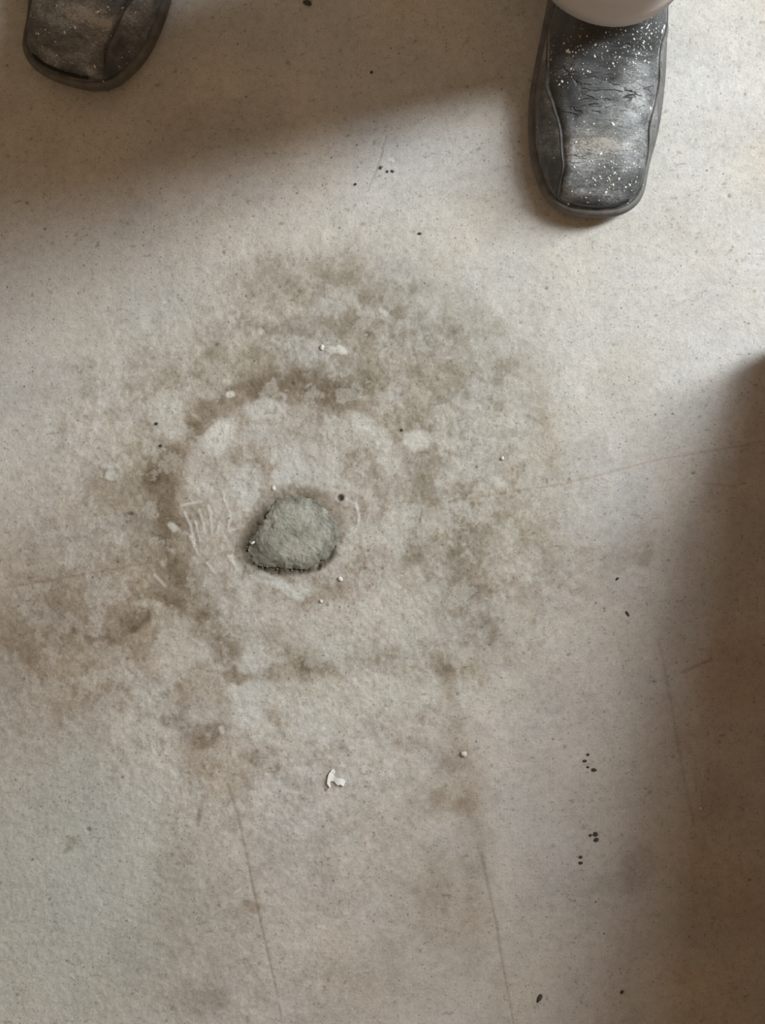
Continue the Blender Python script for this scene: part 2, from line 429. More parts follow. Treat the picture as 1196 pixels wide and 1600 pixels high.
    line([(1068, 1049), (1112, 1030)], 2.6, .45)
    line([(604, 212), (594, 250), (584, 275), (574, 300)], 1.1, .5, warp=.15)
    line([(383, 885), (378, 905)], 2.0, .6)
    line([(315, 1245), (308, 1290)], 3, .35)
    line([(1100, 755), (1150, 760)], 1.6, .35)
    # pale trowel scratches
    def scratch(pts, w, k=.55, col=PALE):
        m = stroke(pts, w, w * .5, .12, .7); light(m, col, k); H[:] = H + (0.0004 if w < 3 else 0.0001) * m
    for p in ([(290, 800), (298, 825), (304, 850)], [(312, 797), (318, 820), (323, 845)], [(326, 790), (330, 815), (331, 838)],
              [(347, 768), (352, 785), (358, 800)], [(358, 805), (358, 820), (355, 830)], [(297, 838), (304, 855), (309, 866)],
              [(285, 790), (300, 786), (316, 784)], [(342, 815), (338, 835)], [(360, 830), (372, 827)], [(362, 868), (368, 884)],
              [(322, 880), (335, 895)], [(357, 868), (364, 880), (372, 892)], [(378, 796), (388, 797)], [(305, 815), (312, 845)],
              [(242, 898), (252, 908), (258, 915)], [(555, 786), (561, 805), (560, 820), (553, 835)], [(540, 780), (551, 788), (558, 797)],
              [(235, 1168), (248, 1186)], [(366, 1395), (374, 1391)], [(496, 1448), (505, 1449)]):
        scratch(p, 2.2, .7)
    for p in ([(1060, 470), (1090, 452), (1130, 445)], [(1040, 500), (1062, 480), (1080, 468)], [(985, 495), (1040, 520)], [(1060, 420), (1100, 400)],
              [(1010, 1500), (1060, 1530)]):
        scratch(p, 4, .25, (0.56, 0.55, 0.53))
    # chips with a rim, and the little round hole
    for cx, cy, r, in ((172, 742, 12), (410, 515, 7), (616, 248, 7), (350, 1142, 8), (785, 716, 4), (257, 466, 5), (575, 522, 4)):
        d = np.hypot(SU - cx, SV - cy)
        H -= 0.0005 * (1 - sstep(r * .5, r, d)); dark(np.exp(-((d - r) / 2.2) ** 2) * mott2, DK, .6)
        light(1 - sstep(r * .4, r * .8, d), PALE, .4)
    d = np.hypot(U - 532, V - 778); m = 1 - sstep(3.5, 6, d); H -= 0.004 * m; dark(m, (.35, .31, .26), .9)
    # scattered pits and grit stains
    S = np.random.default_rng(3)
    for i in range(420):
        cx, cy = S.uniform(-40, 1240), S.uniform(-40, 1640)
        r = 1.2 + 2.6 * S.random() ** 4
        i0 = (U > cx - 12) & (U < cx + 12) & (V > cy - 12) & (V < cy + 12) if i < 90 else None
        if i0 is None:
            ci = int(np.argmin(np.abs(xs - (cx - 598) / PPM))); ri = int(np.argmin(np.abs(ys - (800 - cy) / PPM)))
            j = ri * xs.size + ci; A[j] *= 0.55; continue
        e = np.nonzero(i0)[0]; q = np.hypot((U[e] - cx) / S.uniform(.8, 1.6), V[e] - cy)
        m = 1 - sstep(r * .5, r * 1.4, q)
        A[e] *= 1 - .5 * m[:, None]; H[e] -= .0006 * m
    A[:] = np.clip(A, 0.02, 0.8)
    far = np.maximum(np.abs(X.ravel()) / HALF_X, np.abs(Y.ravel()) / HALF_Y)
    H *= np.where(far > 1.02, 0.0, 1.0)

    nx, ny = xs.size, ys.size
    verts = np.empty((n, 3), np.float32); verts[:, 0] = X.ravel(); verts[:, 1] = Y.ravel(); verts[:, 2] = H
    ii = np.arange(nx * ny).reshape(ny, nx)
    quads = np.stack([ii[:-1, :-1], ii[:-1, 1:], ii[1:, 1:], ii[1:, :-1]], -1).reshape(-1, 4).astype(np.int32)
    me = bpy.data.meshes.new('floor')
    me.vertices.add(n); me.vertices.foreach_set('co', verts.ravel())
    me.loops.add(quads.size); me.loops.foreach_set('vertex_index', quads.ravel())
    me.polygons.add(len(quads))
    me.polygons.foreach_set('loop_start', np.arange(0, quads.size, 4, dtype=np.int32))
    me.polygons.foreach_set('loop_total', np.full(len(quads), 4, dtype=np.int32))
    me.polygons.foreach_set('use_smooth', np.ones(len(quads), bool))
    me.update(calc_edges=True)
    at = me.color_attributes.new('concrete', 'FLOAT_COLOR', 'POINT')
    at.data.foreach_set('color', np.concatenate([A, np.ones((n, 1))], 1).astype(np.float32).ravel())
    me.materials.append(M['floor'])
    o = bpy.data.objects.new('floor', me); COL.objects.link(o)
    tag(o, 'stained worn concrete floor with round brown rings and scratches', kind='structure')
    return o
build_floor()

# ------------------------------------------------------------------ the cement plug in the hole
def build_plug():
    R = np.random.default_rng(5)
    NA, NR = 150, 46
    verts, faces = [], []
    jag = R.normal(0, 1, NA); jag = (jag + np.roll(jag, 1) + .5 * np.roll(jag, 2)) * 1.1
    for j in range(NR + 1):
        q = j / NR
        for i in range(NA):
            a = -math.pi + 2 * math.pi * i / NA
            r = (np.interp(a, PA, PR) - 1.5 + jag[i] * .8 * q) * q
            x, y = PLUG_C[0] + r * math.cos(a), PLUG_C[1] + r * math.sin(a)
            verts.append((x, y, q))
    v = np.array(verts)
    bump = fbm(v[:, 0], v[:, 1], 9, 201, 4, .7) * (.0016 + .0045 * v[:, 2] ** 3) + fbm(v[:, 0], v[:, 1], 45, 211, 3) * .004
    va = np.arctan2(v[:, 1] - PLUG_C[1], v[:, 0] - PLUG_C[0]); wa = .5 + .5 * np.cos(va - math.radians(125))
    prof = (0.0030 + .0022 * wa) * (1 - v[:, 2] ** (2.2 + 1.5 * wa)) + 0.0006 - 0.0028 * wa
    # the lower left lobe sits a little deeper
    low = np.exp(-(((v[:, 0] - 402) / 26) ** 2 + ((v[:, 1] - 862) / 24) ** 2))
    z = prof + bump * (1 - .3 * v[:, 2]) - 0.0022 * low
    W = np.stack([(v[:, 0] - PLUG_C[0]) / PPM, (PLUG_C[1] - v[:, 1]) / PPM, z], 1)
    base = len(W)
    skirt = W[-NA:].copy(); skirt[:, :2] *= 0.97; skirt[:, 2] = -0.0105
    W = np.concatenate([W, skirt])
    for j in range(NR + 1):
        for i in range(NA):
            a, b = j * NA + i, j * NA + (i + 1) % NA
            faces.append((a, a + NA, b + NA, b))
    o = mesh_obj('cement_patch', W, faces, M['cement'])
    bm = bmesh.new(); bm.from_mesh(o.data); bmesh.ops.remove_doubles(bm, verts=bm.verts, dist=1e-6)
    bmesh.ops.recalc_face_normals(bm, faces=bm.faces); bm.to_mesh(o.data); bm.free()
    c = px(*PLUG_C); o.location = (c.x, c.y, 0)
    dirt = np.clip(sstep(.62, 1.0, v[:, 2] + .9 * fbm(v[:, 0], v[:, 1], 16, 221, 4, .65)) * .8 + 1.1 * low * (.6 + fbm(v[:, 0], v[:, 1], 12, 231, 3)) - .25 * np.exp(-(((v[:, 0] - 515) / 20) ** 2 + ((v[:, 1] - 805) / 25) ** 2)), 0, 1)
    bmv = np.empty(len(o.data.vertices) * 3); o.data.vertices.foreach_get('co', bmv); bmv = bmv.reshape(-1, 3)
    key = {}
    for q, p in zip(dirt, W): key[(round(p[0], 6), round(p[1], 6))] = q
    D = np.ones((len(bmv), 4))
    for i, p in enumerate(bmv): D[i, :3] = key.get((round(p[0], 6), round(p[1], 6)), 1.0 if np.hypot(p[0], p[1]) > .02 else 0.0)
    ca = o.data.color_attributes.new('dirt', 'FLOAT_COLOR', 'POINT'); ca.data.foreach_set('color', D.astype(np.float32).ravel())
    # loose crumbs along its ragged rim, too many and too fine to pick apart
    cv, cf = [], []
    for i in range(150):
        a = R.uniform(-math.pi, math.pi) if i < 60 else R.normal(math.radians(165), .8)
        r = np.interp((a + math.pi) % (2 * math.pi) - math.pi, PA, PR) + R.normal(1, 3.5)
        x, y = r * math.cos(a) / PPM, -r * math.sin(a) / PPM; rr = R.uniform(.0003, .0009); n0 = len(cv)
        for k in range(5):
            t = 2 * math.pi * k / 5 + i; cv.append((x + rr * math.cos(t) * R.uniform(.7, 1.3), y + rr * math.sin(t) * R.uniform(.7, 1.3), -.003))
        cv.append((x + R.normal(0, .0002), y, rr * .4 - .0001))
        cf += [(n0 + k, n0 + (k + 1) % 5, n0 + 5) for k in range(5)]
    cr = mesh_obj('rim_crumbs', cv, cf, M['cement'], o, smooth=False); cr['kind'] = 'stuff'
    tag(o, 'rough grey-green cement plug filling the round hole in the floor', 'cement patch')
build_plug()

# ------------------------------------------------------------------ shoes
OUT_IN = [(0.000, 0.000), (-0.0195, 0.003), (-0.0345, 0.012), (-0.043, 0.029), (-0.048, 0.046), (-0.0503, 0.0707),
          (-0.0493, 0.095), (-0.045, 0.120), (-0.039, 0.150), (-0.034, 0.175), (-0.027, 0.205), (-0.018, 0.240), (-0.010, 0.270), (0.006, 0.292), (0.027, 0.300)]
OUT_OUT = [(0.000, 0.000), (0.018, 0.0015), (0.030, 0.0075), (0.0382, 0.0185), (0.0433, 0.0416), (0.0505, 0.0686),
           (0.0552, 0.103), (0.0570, 0.137), (0.0575, 0.167), (0.057, 0.200), (0.059, 0.235), (0.057, 0.270), (0.046, 0.292), (0.027, 0.300)]

def spline(pts, n):                          # centripetal-ish Catmull-Rom resampled by length
    P = np.array(pts, float); P = np.vstack([2 * P[0] - P[1], P, 2 * P[-1] - P[-2]])
    out = []
    for i in range(1, len(P) - 2):
        for t in np.linspace(0, 1, 14, endpoint=False):
            a, b, c, d = P[i - 1], P[i], P[i + 1], P[i + 2]
            out.append(.5 * (2 * b + (c - a) * t + (2 * a - 5 * b + 4 * c - d) * t * t + (3 * b - a - 3 * c + d) * t ** 3))
    out.append(P[-2]); out = np.array(out)
    L = np.concatenate([[0], np.cumsum(np.linalg.norm(np.diff(out, axis=0), axis=1))])
    s = np.linspace(0, L[-1], n)
    return np.stack([np.interp(s, L, out[:, k]) for k in range(out.shape[1])], 1)

NSIDE = 150
loopO = np.vstack([spline(OUT_IN[::-1], NSIDE)[:-1], spline(OUT_OUT, NSIDE)[:-1]])   # heel > inner side > toe > outer side
for _ in range(5):
    loopO = .5 * loopO + .25 * (np.roll(loopO, 1, 0) + np.roll(loopO, -1, 0))
NK = len(loopO)
tan_ = np.roll(loopO, -1, 0) - np.roll(loopO, 1, 0)
tan_ /= np.linalg.norm(tan_, axis=1)[:, None]
nrm = np.stack([-tan_[:, 1], tan_[:, 0]], 1)
cen = np.array([0.006, 0.14])
if np.sum(nrm * (cen - loopO)) < 0: nrm = -nrm          # inward

def spring(y): return 0.010 * np.clip(1 - y / 0.060, 0, 1) ** 2
HS = [(-.01, .030), (0, .031), (.012, .036), (.03, .0425), (.06, .048), (.09, .054), (.115, .062), (.14, .075), (.17, .092), (.20, .104), (.24, .098), (.30, .085)]
def crest(y): return np.interp(y, [a for a, _ in HS], [b for _, b in HS])

def lp(x, y, h):                              # pixel on the right hand shoe > shoe space
    p = px(x, y, h); return (p.x - 0.163, p.y - 0.226)
SEAM_IN = [lp(882, 316, .034), lp(880, 296, .038), lp(880, 280, .04), lp(884, 260, .042), lp(882, 238, .044), lp(879, 200, .046), lp(872, 168, .05),
           lp(865, 130, .054), lp(866, 100, .056), lp(869, 60, .06), lp(873, 20, .066), (-.024, .18), (-.015, .22), (-.006, .25)]
SEAM_OUT = [lp(985, 311, .034), lp(996, 294, .036), lp(1004, 270, .04), lp(1010, 245, .042), lp(1012, 215, .044), lp(1013, 190, .046), lp(1024, 150, .05),
            lp(1028, 120, .052), lp(1029, 95, .054), lp(1033, 60, .058), lp(1042, 20, .064), (.047, .18), (.047, .22), (.044, .25)]
SEAM_TOE = [lp(882, 316, .034), lp(905, 322, .034), lp(935, 323, .034), lp(962, 319, .034), lp(985, 311, .034)]
seam_loop = np.vstack([spline(SEAM_IN[::-1], 90)[:-1], spline(SEAM_TOE, 40)[:-1], spline(SEAM_OUT, 90), [(.03, .268)], [(.008, .268)]])

def ray_hit(o, m):
    d = m - o; best = None
    a = seam_loop; b = np.roll(seam_loop, -1, 0); e = b - a
    den = d[0] * e[:, 1] - d[1] * e[:, 0]; den = np.where(abs(den) < 1e-12, 1e-12, den)
    w = a - o
    t = (w[:, 0] * e[:, 1] - w[:, 1] * e[:, 0]) / den
    u = (w[:, 0] * d[1] - w[:, 1] * d[0]) / den
    ok = (u >= 0) & (u <= 1) & (t > 0.0) & (t < 1)
    return float(t[ok].min()) if ok.any() else 0.08

def build_shoe(mirror, parent, loc, rot, label, paint_amount):
    sg = -1.0 if mirror else 1.0
    def fin(V, F):
        V = np.array(V, float); V[:, 0] *= sg
        return V, ([tuple(reversed(f)) for f in F] if mirror else F)
    base = loopO + nrm * 0.0045               # foot of the upper, set in from the sole edge
    med = np.empty_like(base)
    cy = np.clip(base[:, 1], 0.040, 0.262)
    med[:, 1] = cy; med[:, 0] = np.interp(cy, [.04, .1, .17, .262], [-.002, .003, .010, .025])
    js = np.array([ray_hit(base[k], med[k]) for k in range(NK)])
    js = np.clip(js, .05, .8)
    toe = (base[:, 1] < .016) & (base[:, 0] > -.020) & (base[:, 0] < .029)
    js[toe] = .085
    for _ in range(2):
        sm = .5 * js + .25 * (np.roll(js, 1) + np.roll(js, -1)); js = np.where(base[:, 1] < .05, sm, js)
    nB, nV = 16, 26
    def surf(k, j):
        p = base[k] * (1 - j) + med[k] * j
        R = np.linalg.norm(med[k] - base[k])
        d = j * R
        toe = np.clip(1 - p[1] / .05, 0, 1)
        Rr = R * (0.80 - .45 * toe)
        q = min(1.0, d / Rr)
        z0 = 0.012 + spring(p[1])
        f = (1 - (1 - q) ** 2.6) ** (1 / 1.9)
        z = z0 + (crest(p[1]) - z0) * f
        # the foot of the wall bellies outwards a little
        bl = 0.0022 * math.exp(-((q - .12) / .12) ** 2)
        p = p - nrm[k] * bl * -1 if False else p - nrm[k] * bl
        ds = (j - js[k]) * R
        z += -0.0016 * math.exp(-(ds / .0010) ** 2)
        z += 0.0011 * math.exp(-((ds - .0045) / .0036) ** 2) + 0.0008 * math.exp(-((ds + .004) / .003) ** 2)
        # walking creases over the vamp
        if ds > 0:
            for y0, amp, ph in ((.071, .0007, .3), (.078, .0011, 1.2), (.085, .0006, 2.2), (.094, .0008, 3.1), (.108, .0007, .7), (.118, .0006, 1.9)):
                yy = y0 + .0022 * math.sin(p[0] * 120 + ph) + .12 * (p[0]) * math.sin(ph * 3) * .5
                z -= amp * math.exp(-((p[1] - yy) / .0016) ** 2) * min(1, ds / .006)
        else:                                  # the outer band is puckered
            if p[0] > .02:
                pk = math.sin((p[1] - .06) * 2 * math.pi / .034) * .0011 * np.clip((p[1] - .04) / .03, 0, 1) * np.clip(-ds / .004, 0, 1)
                z += pk; p = p + nrm[k] * (-pk * .9)
        return (p[0], p[1], z)
    # vamp --------------------------------------------------
    tv = np.linspace(0, 1, nV) ** 1.5
    V = [surf(k, js[k] + (1 - js[k]) * t) for t in tv for k in range(NK)]
    F = [(r * NK + k, r * NK + (k + 1) % NK, (r + 1) * NK + (k + 1) % NK, (r + 1) * NK + k) for r in range(nV - 1) for k in range(NK)]
    Vv = np.array(V)
    V2, F2 = fin(V, F)
    shoe = mesh_obj('shoe', V2, F2, M['leather'], parent)
    bm = bmesh.new(); bm.from_mesh(shoe.data); bmesh.ops.remove_doubles(bm, verts=bm.verts, dist=2e-5)
    bmesh.ops.recalc_face_normals(bm, faces=bm.faces); bm.to_mesh(shoe.data); bm.free()
    shoe['label'] = label
    me = shoe.data; co = np.empty(len(me.vertices) * 3); me.vertices.foreach_get('co', co); co = co.reshape(-1, 3)
    kk = CAM_H / (CAM_H - co[:, 2]) * PPM
    uu = 598 + (co[:, 0] * sg + .163) * kk; vv = 800 - (co[:, 1] + .226) * kk
    wu = uu + fbm(uu, vv, 34, 301, 4) * 50; wv = vv + fbm(uu, vv, 34, 311, 4) * 50
    W = np.zeros((len(co), 4)); W[:, 3] = 1
    def g(cx, cy, rx, ry): return np.exp(-((wu - cx) / rx) ** 2 - ((wv - cy) / ry) ** 2)
    W[:, 0] = .16 + .75 * g(985, 168, 40, 26) + .45 * g(1000, 120, 26, 26) + .75 * g(930, 225, 50, 24) + .35 * g(945, 255, 50, 22) + .45 * g(925, 300, 60, 14) + .35 * g(1000, 225, 20, 30) \
        + .25 * g(890, 105, 20, 12) + .25 * g(905, 270, 20, 30) - .25 * g(960, 70, 90, 34) - .2 * g(1000, 275, 22, 20) - .15 * g(890, 140, 26, 20)
    W[:, 1] = g(905, 168, 50, 9) + .9 * g(960, 150, 50, 10) + .8 * g(885, 100, 30, 14) + .7 * g(920, 125, 60, 12) + .5 * g(1000, 140, 30, 16) + .5 * g(930, 245, 50, 12)
    W[:, 2] = g(925, 225, 55, 26) + .7 * g(900, 50, 50, 24)
    ca = me.color_attributes.new('wear', 'FLOAT_COLOR', 'POINT')
    ca.data.foreach_set('color', np.clip(W, 0, 1).astype(np.float32).ravel())
    # side panels ------------------------------------------
    ktoe_in = min(range(NK), key=lambda k: np.hypot(*(base[k] - np.array([-.021, .006]))))
    ktoe_out = min(range(NK), key=lambda k: np.hypot(*(base[k] - np.array([.026, .011]))))
    kheel = min(range(NK), key=lambda k: np.hypot(*(base[k] - np.array([.027, .296]))))
    def span(a, b):
        r = [a]
        while r[-1] != b: r.append((r[-1] + 1) % NK)
        return r
    tb = np.concatenate([[-.25], 1 - (1 - np.linspace(0, 1, nB)) ** 1.5])
    for nm, ks, mat in (('side_panel', span(kheel, ktoe_in), 'side'), ('toe_rand', span(ktoe_in, ktoe_out), 'side'), ('side_panel', span(ktoe_out, kheel), 'side')):
        V, F = [], []; m = len(ks)
        for t in tb:
            for k in ks:
                x, y, z = surf(k, js[k] * max(t, 0))
                if t < 0: z -= .008
                V.append((x, y, z))
        for r in range(len(tb) - 1):
            for c in range(m - 1):
                F.append((r * m + c, r * m + c + 1, (r + 1) * m + c + 1, (r + 1) * m + c))
        V, F = fin(V, F); mesh_obj(nm, V, F, M[mat], shoe)
    # piping along the seams -------------------------------
    def piping(ks, off, rad):
        C = np.array([surf(k, js[k] + off / max(.008, np.linalg.norm(med[k] - base[k]))) for k in ks])
        C[:, 2] += rad * .4
        V, F = [], []
        T = np.gradient(C, axis=0); T /= np.linalg.norm(T, axis=1)[:, None] + 1e-9
        for i in range(len(C)):
            t = Vector(T[i]); s = t.cross(Vector((0, 0, 1))).normalized(); u = s.cross(t)
            for a in range(6):
                an = a * math.pi / 3; V.append(Vector(C[i]) + (s * math.cos(an) + u * math.sin(an)) * rad)
        for i in range(len(C) - 1):
            for a in range(6):
                F.append((i * 6 + a, i * 6 + (a + 1) % 6, (i + 1) * 6 + (a + 1) % 6, (i + 1) * 6 + a))
        V, F = fin(V, F); mesh_obj('seam_piping', V, F, M['piping'], shoe)
    allk = span(kheel, ktoe_in); piping(allk[30:-6], -.0016, .0006)
    allk = span(ktoe_out, kheel); piping(allk[6:-30], -.0016, .0006)
    C0 = np.array([surf(k, js[k]) for k in span(ktoe_in, ktoe_out)])
    V, F = [], []
    for i in range(len(C0)):                              # dark stitched slit between toe rand and vamp
        for q in range(6):
            an = q * math.pi / 3
            V.append((C0[i][0], C0[i][1] - .0004 + .0011 * math.cos(an), C0[i][2] + .0013 + .0008 * math.sin(an)))
    for i in range(len(C0) - 1):
        for q in range(6): F.append((i * 6 + q, i * 6 + (q + 1) % 6, (i + 1) * 6 + (q + 1) % 6, (i + 1) * 6 + q))
    V, F = fin(V, F); mesh_obj('toe_seam', V, F, M['slit'], shoe)
    # sole ----------------------------------------------------
    prof = [(.010, .0), (.004, 0.0), (.0008, .003), (.0, .009), (.0003, .014), (.0018, .0172), (.006, .0178), (.014, .012)]
    V, F = [], []
    for ins, z in prof:
        P = loopO + nrm * ins
        for k in range(NK): V.append((P[k][0], P[k][1], z + float(spring(P[k][1])) * (1 if z > .001 else .9)))
    for r in range(len(prof) - 1):
        for k in range(NK):
            F.append((r * NK + k, (r + 1) * NK + k, (r + 1) * NK + (k + 1) % NK, r * NK + (k + 1) % NK))
    F.append(tuple(range(NK)))
    V, F = fin(V, F); so = mesh_obj('sole', V, F, M['sole'], shoe)
    bm = bmesh.new(); bm.from_mesh(so.data); bmesh.ops.recalc_face_normals(bm, faces=bm.faces); bm.to_mesh(so.data); bm.free()
    # dried paint on the leather --------------------------------
    R = np.random.default_rng(12 if mirror else 9)
    spots = []
    def put(u, v, r): spots.append((*lp(u, v, .055), r))
    if paint_amount > .5:
        for u, v, r in ((960, 190, 3.2), (887, 80, 3.0), (890, 83, 2.2), (928, 76, 2.0), (928, 92, 2.2), (1023, 160, 3.4), (1026, 185, 4.2), (1021, 178, 3.0), (1041, 38, 4.6),
                        (1037, 46, 3.6), (1042, 46, 3.4), (876, 128, 2.2), (880, 124, 2.6), (953, 292, 2.6), (964, 281, 2.2), (991, 280, 2.4), (965, 264, 2.4),
                        (1006, 60, 1.7), (1004, 70, 1.8), (997, 86, 2.0), (1009, 48, 1.8), (975, 110, 1.7), (957, 102, 2.0), (941, 150, 1.6), (930, 190, 1.8), (942, 235, 3.0),
                        (910, 110, 1.6), (912, 116, 1.4), (868, 65, 1.6), (882, 68, 2.0), (906, 76, 1.2)):
            put(u, v, r * .5)
        for i in range(420):
            z = R.random()
            if z < .45: u, v = R.normal(985, 30), R.normal(72, 26)
            elif z < .62: u, v = R.normal(910, 24), R.normal(85, 24)
            elif z < .88: u, v = R.normal(968, 24), R.normal(265, 18)
            else: u, v = R.uniform(870, 1020), R.uniform(110, 310)
            put(u, v, .28 + .75 * R.random() ** 3)
    else:
        for i in range(46): put(R.uniform(870, 1020), R.uniform(180, 318), .35 + 1.0 * R.random() ** 3)
    V, F = [], []
    for sx, sy, r in spots:
        d = np.hypot(Vv[:, 0] - sx, Vv[:, 1] - sy); i = int(np.argmin(d))
        near = np.argsort(d)[:12]
        if d[i] > .004: continue
        P = Vv[near]; c = P.mean(0); nn = Vector(np.linalg.svd(P - c)[2][2]); nn = -nn if nn.z < 0 else nn
        z = c[2] - (nn.x * (sx - c[0]) + nn.y * (sy - c[1])) / max(.3, nn.z)
        o = Vector((sx, sy, z)); a = nn.orthogonal().normalized(); b = nn.cross(a)
        b0 = len(V); rr = r * .001; el = R.uniform(.7, 1.4); m = 8 if r > 1 else 6
        for ring_, hh in ((1.0, -.0003), (.75, .00025 + .1 * rr)):
            for t in range(m):
                an = 2 * math.pi * t / m; q = rr * ring_ * R.uniform(.75, 1.2)
                V.append(o + a * math.cos(an) * q * el + b * math.sin(an) * q / el + nn * hh)
        for t in range(m): F.append((b0 + t, b0 + (t + 1) % m, b0 + m + (t + 1) % m, b0 + m + t))
        F.append(tuple(b0 + m + t for t in range(m)))
    V, F = fin(V, F); ps = mesh_obj('paint_splatter', V, F, M['paint'], shoe); ps['kind'] = 'stuff'
    ps['label'] = 'dried white paint specks'
    shoe.location = loc; shoe.rotation_euler = (0, 0, rot)
    return shoe

# ------------------------------------------------------------------ people
def loft(path, n=40, cap=None, ripple=0.0, seed=0):
    """path: (centre, a, b) rings, kept level; returns verts, faces"""
    V, F = [], []
    R = np.random.default_rng(seed); ph = R.uniform(0, 6.28, 6)
    for i, (c, a, b) in enumerate(path):
        for k in range(n):
            t = 2 * math.pi * k / n
            w = 1 + ripple * min(1, .25 + i * .12) * (math.sin(3 * t + ph[0] + i * .35) + .8 * math.sin(5 * t + ph[1] - i * .6) + .5 * math.sin(2 * t + ph[2] + i * 1.3))
            V.append((c[0] + a * w * math.cos(t), c[1] + b * w * math.sin(t), c[2]))
    for i in range(len(path) - 1):
        for k in range(n): F.append((i * n + k, i * n + (k + 1) % n, (i + 1) * n + (k + 1) % n, (i + 1) * n + k))
    return V, F

def smooth_path(keys, m):
    P = np.array([(c[0], c[1], c[2], a, b) for c, a, b in keys])
    Q = spline(P, m)
    return [((q[0], q[1], q[2]), q[3], q[4]) for q in Q]

def skin_obj(name, chains, mat, parent, sub=2):
    """chains: lists of (x,y,z,rx,ry); the first point of a chain after the first joins the nearest earlier vertex"""
    V, E, Rr = [], [], []
    for ci, ch in enumerate(chains):
        prev = None
        for i, p in enumerate(ch):
            if ci and i == 0:
                prev = min(range(len(V)), key=lambda q: sum((V[q][e] - p[e]) ** 2 for e in range(3))); continue
            V.append(p[:3]); Rr.append(p[3:5])
            if prev is not None: E.append((prev, len(V) - 1))
            prev = len(V) - 1
    me = bpy.data.meshes.new(name); me.from_pydata(V, E, []); me.update()
    o = bpy.data.objects.new(name, me); COL.objects.link(o); o.parent = parent
    s = o.modifiers.new('skin', 'SKIN'); s.use_smooth_shade = True
    for i, d in enumerate(me.skin_vertices[0].data if me.skin_vertices else []):
        d.radius = Rr[i]; d.use_root = (i == 0)
    o.modifiers.new('subd', 'SUBSURF').levels = sub
    o.modifiers['subd'].render_levels = sub
    me.materials.append(mat)
    return o

def hand_chains(w, d, up, s=1.0):
    """five fingers leaving a palm; w wrist, d along the hand, up = back of the hand"""
    w, d, up = Vector(w), Vector(d).normalized(), Vector(up).normalized()
    sd = d.cross(up).normalized(); up = sd.cross(d)
    ch = []
    knuckle = w + d * .085 * s
    ch.append([(*w, .024, .02), (*(w + d * .045 * s), .034, .014), (*knuckle, .036, .012)])
    for i, (o, L) in enumerate(((-.03, .062), (-.010, .074), (.010, .080), (.029, .070))):
        b = knuckle + sd * o; p1 = b + d * L * .5 - up * .008; p2 = b + d * L * .85 - up * .026; p3 = b + d * L - up * .045
        ch.append([(*knuckle, .01, .01), (*b, .0095, .0095), (*p1, .009, .009), (*p2, .0085, .0085), (*p3, .008, .008)])
    t0 = w + d * .03; t1 = t0 + sd * .04 - up * .008 + d * .012; t2 = t1 + sd * .014 + d * .032 - up * .012; t3 = t2 + d * .026 - up * .012
    ch.append([(*(w + d * .045 * s), .012, .012), (*t1, .012, .012), (*t2, .0105, .0105), (*t3, .009, .009)])
    return ch

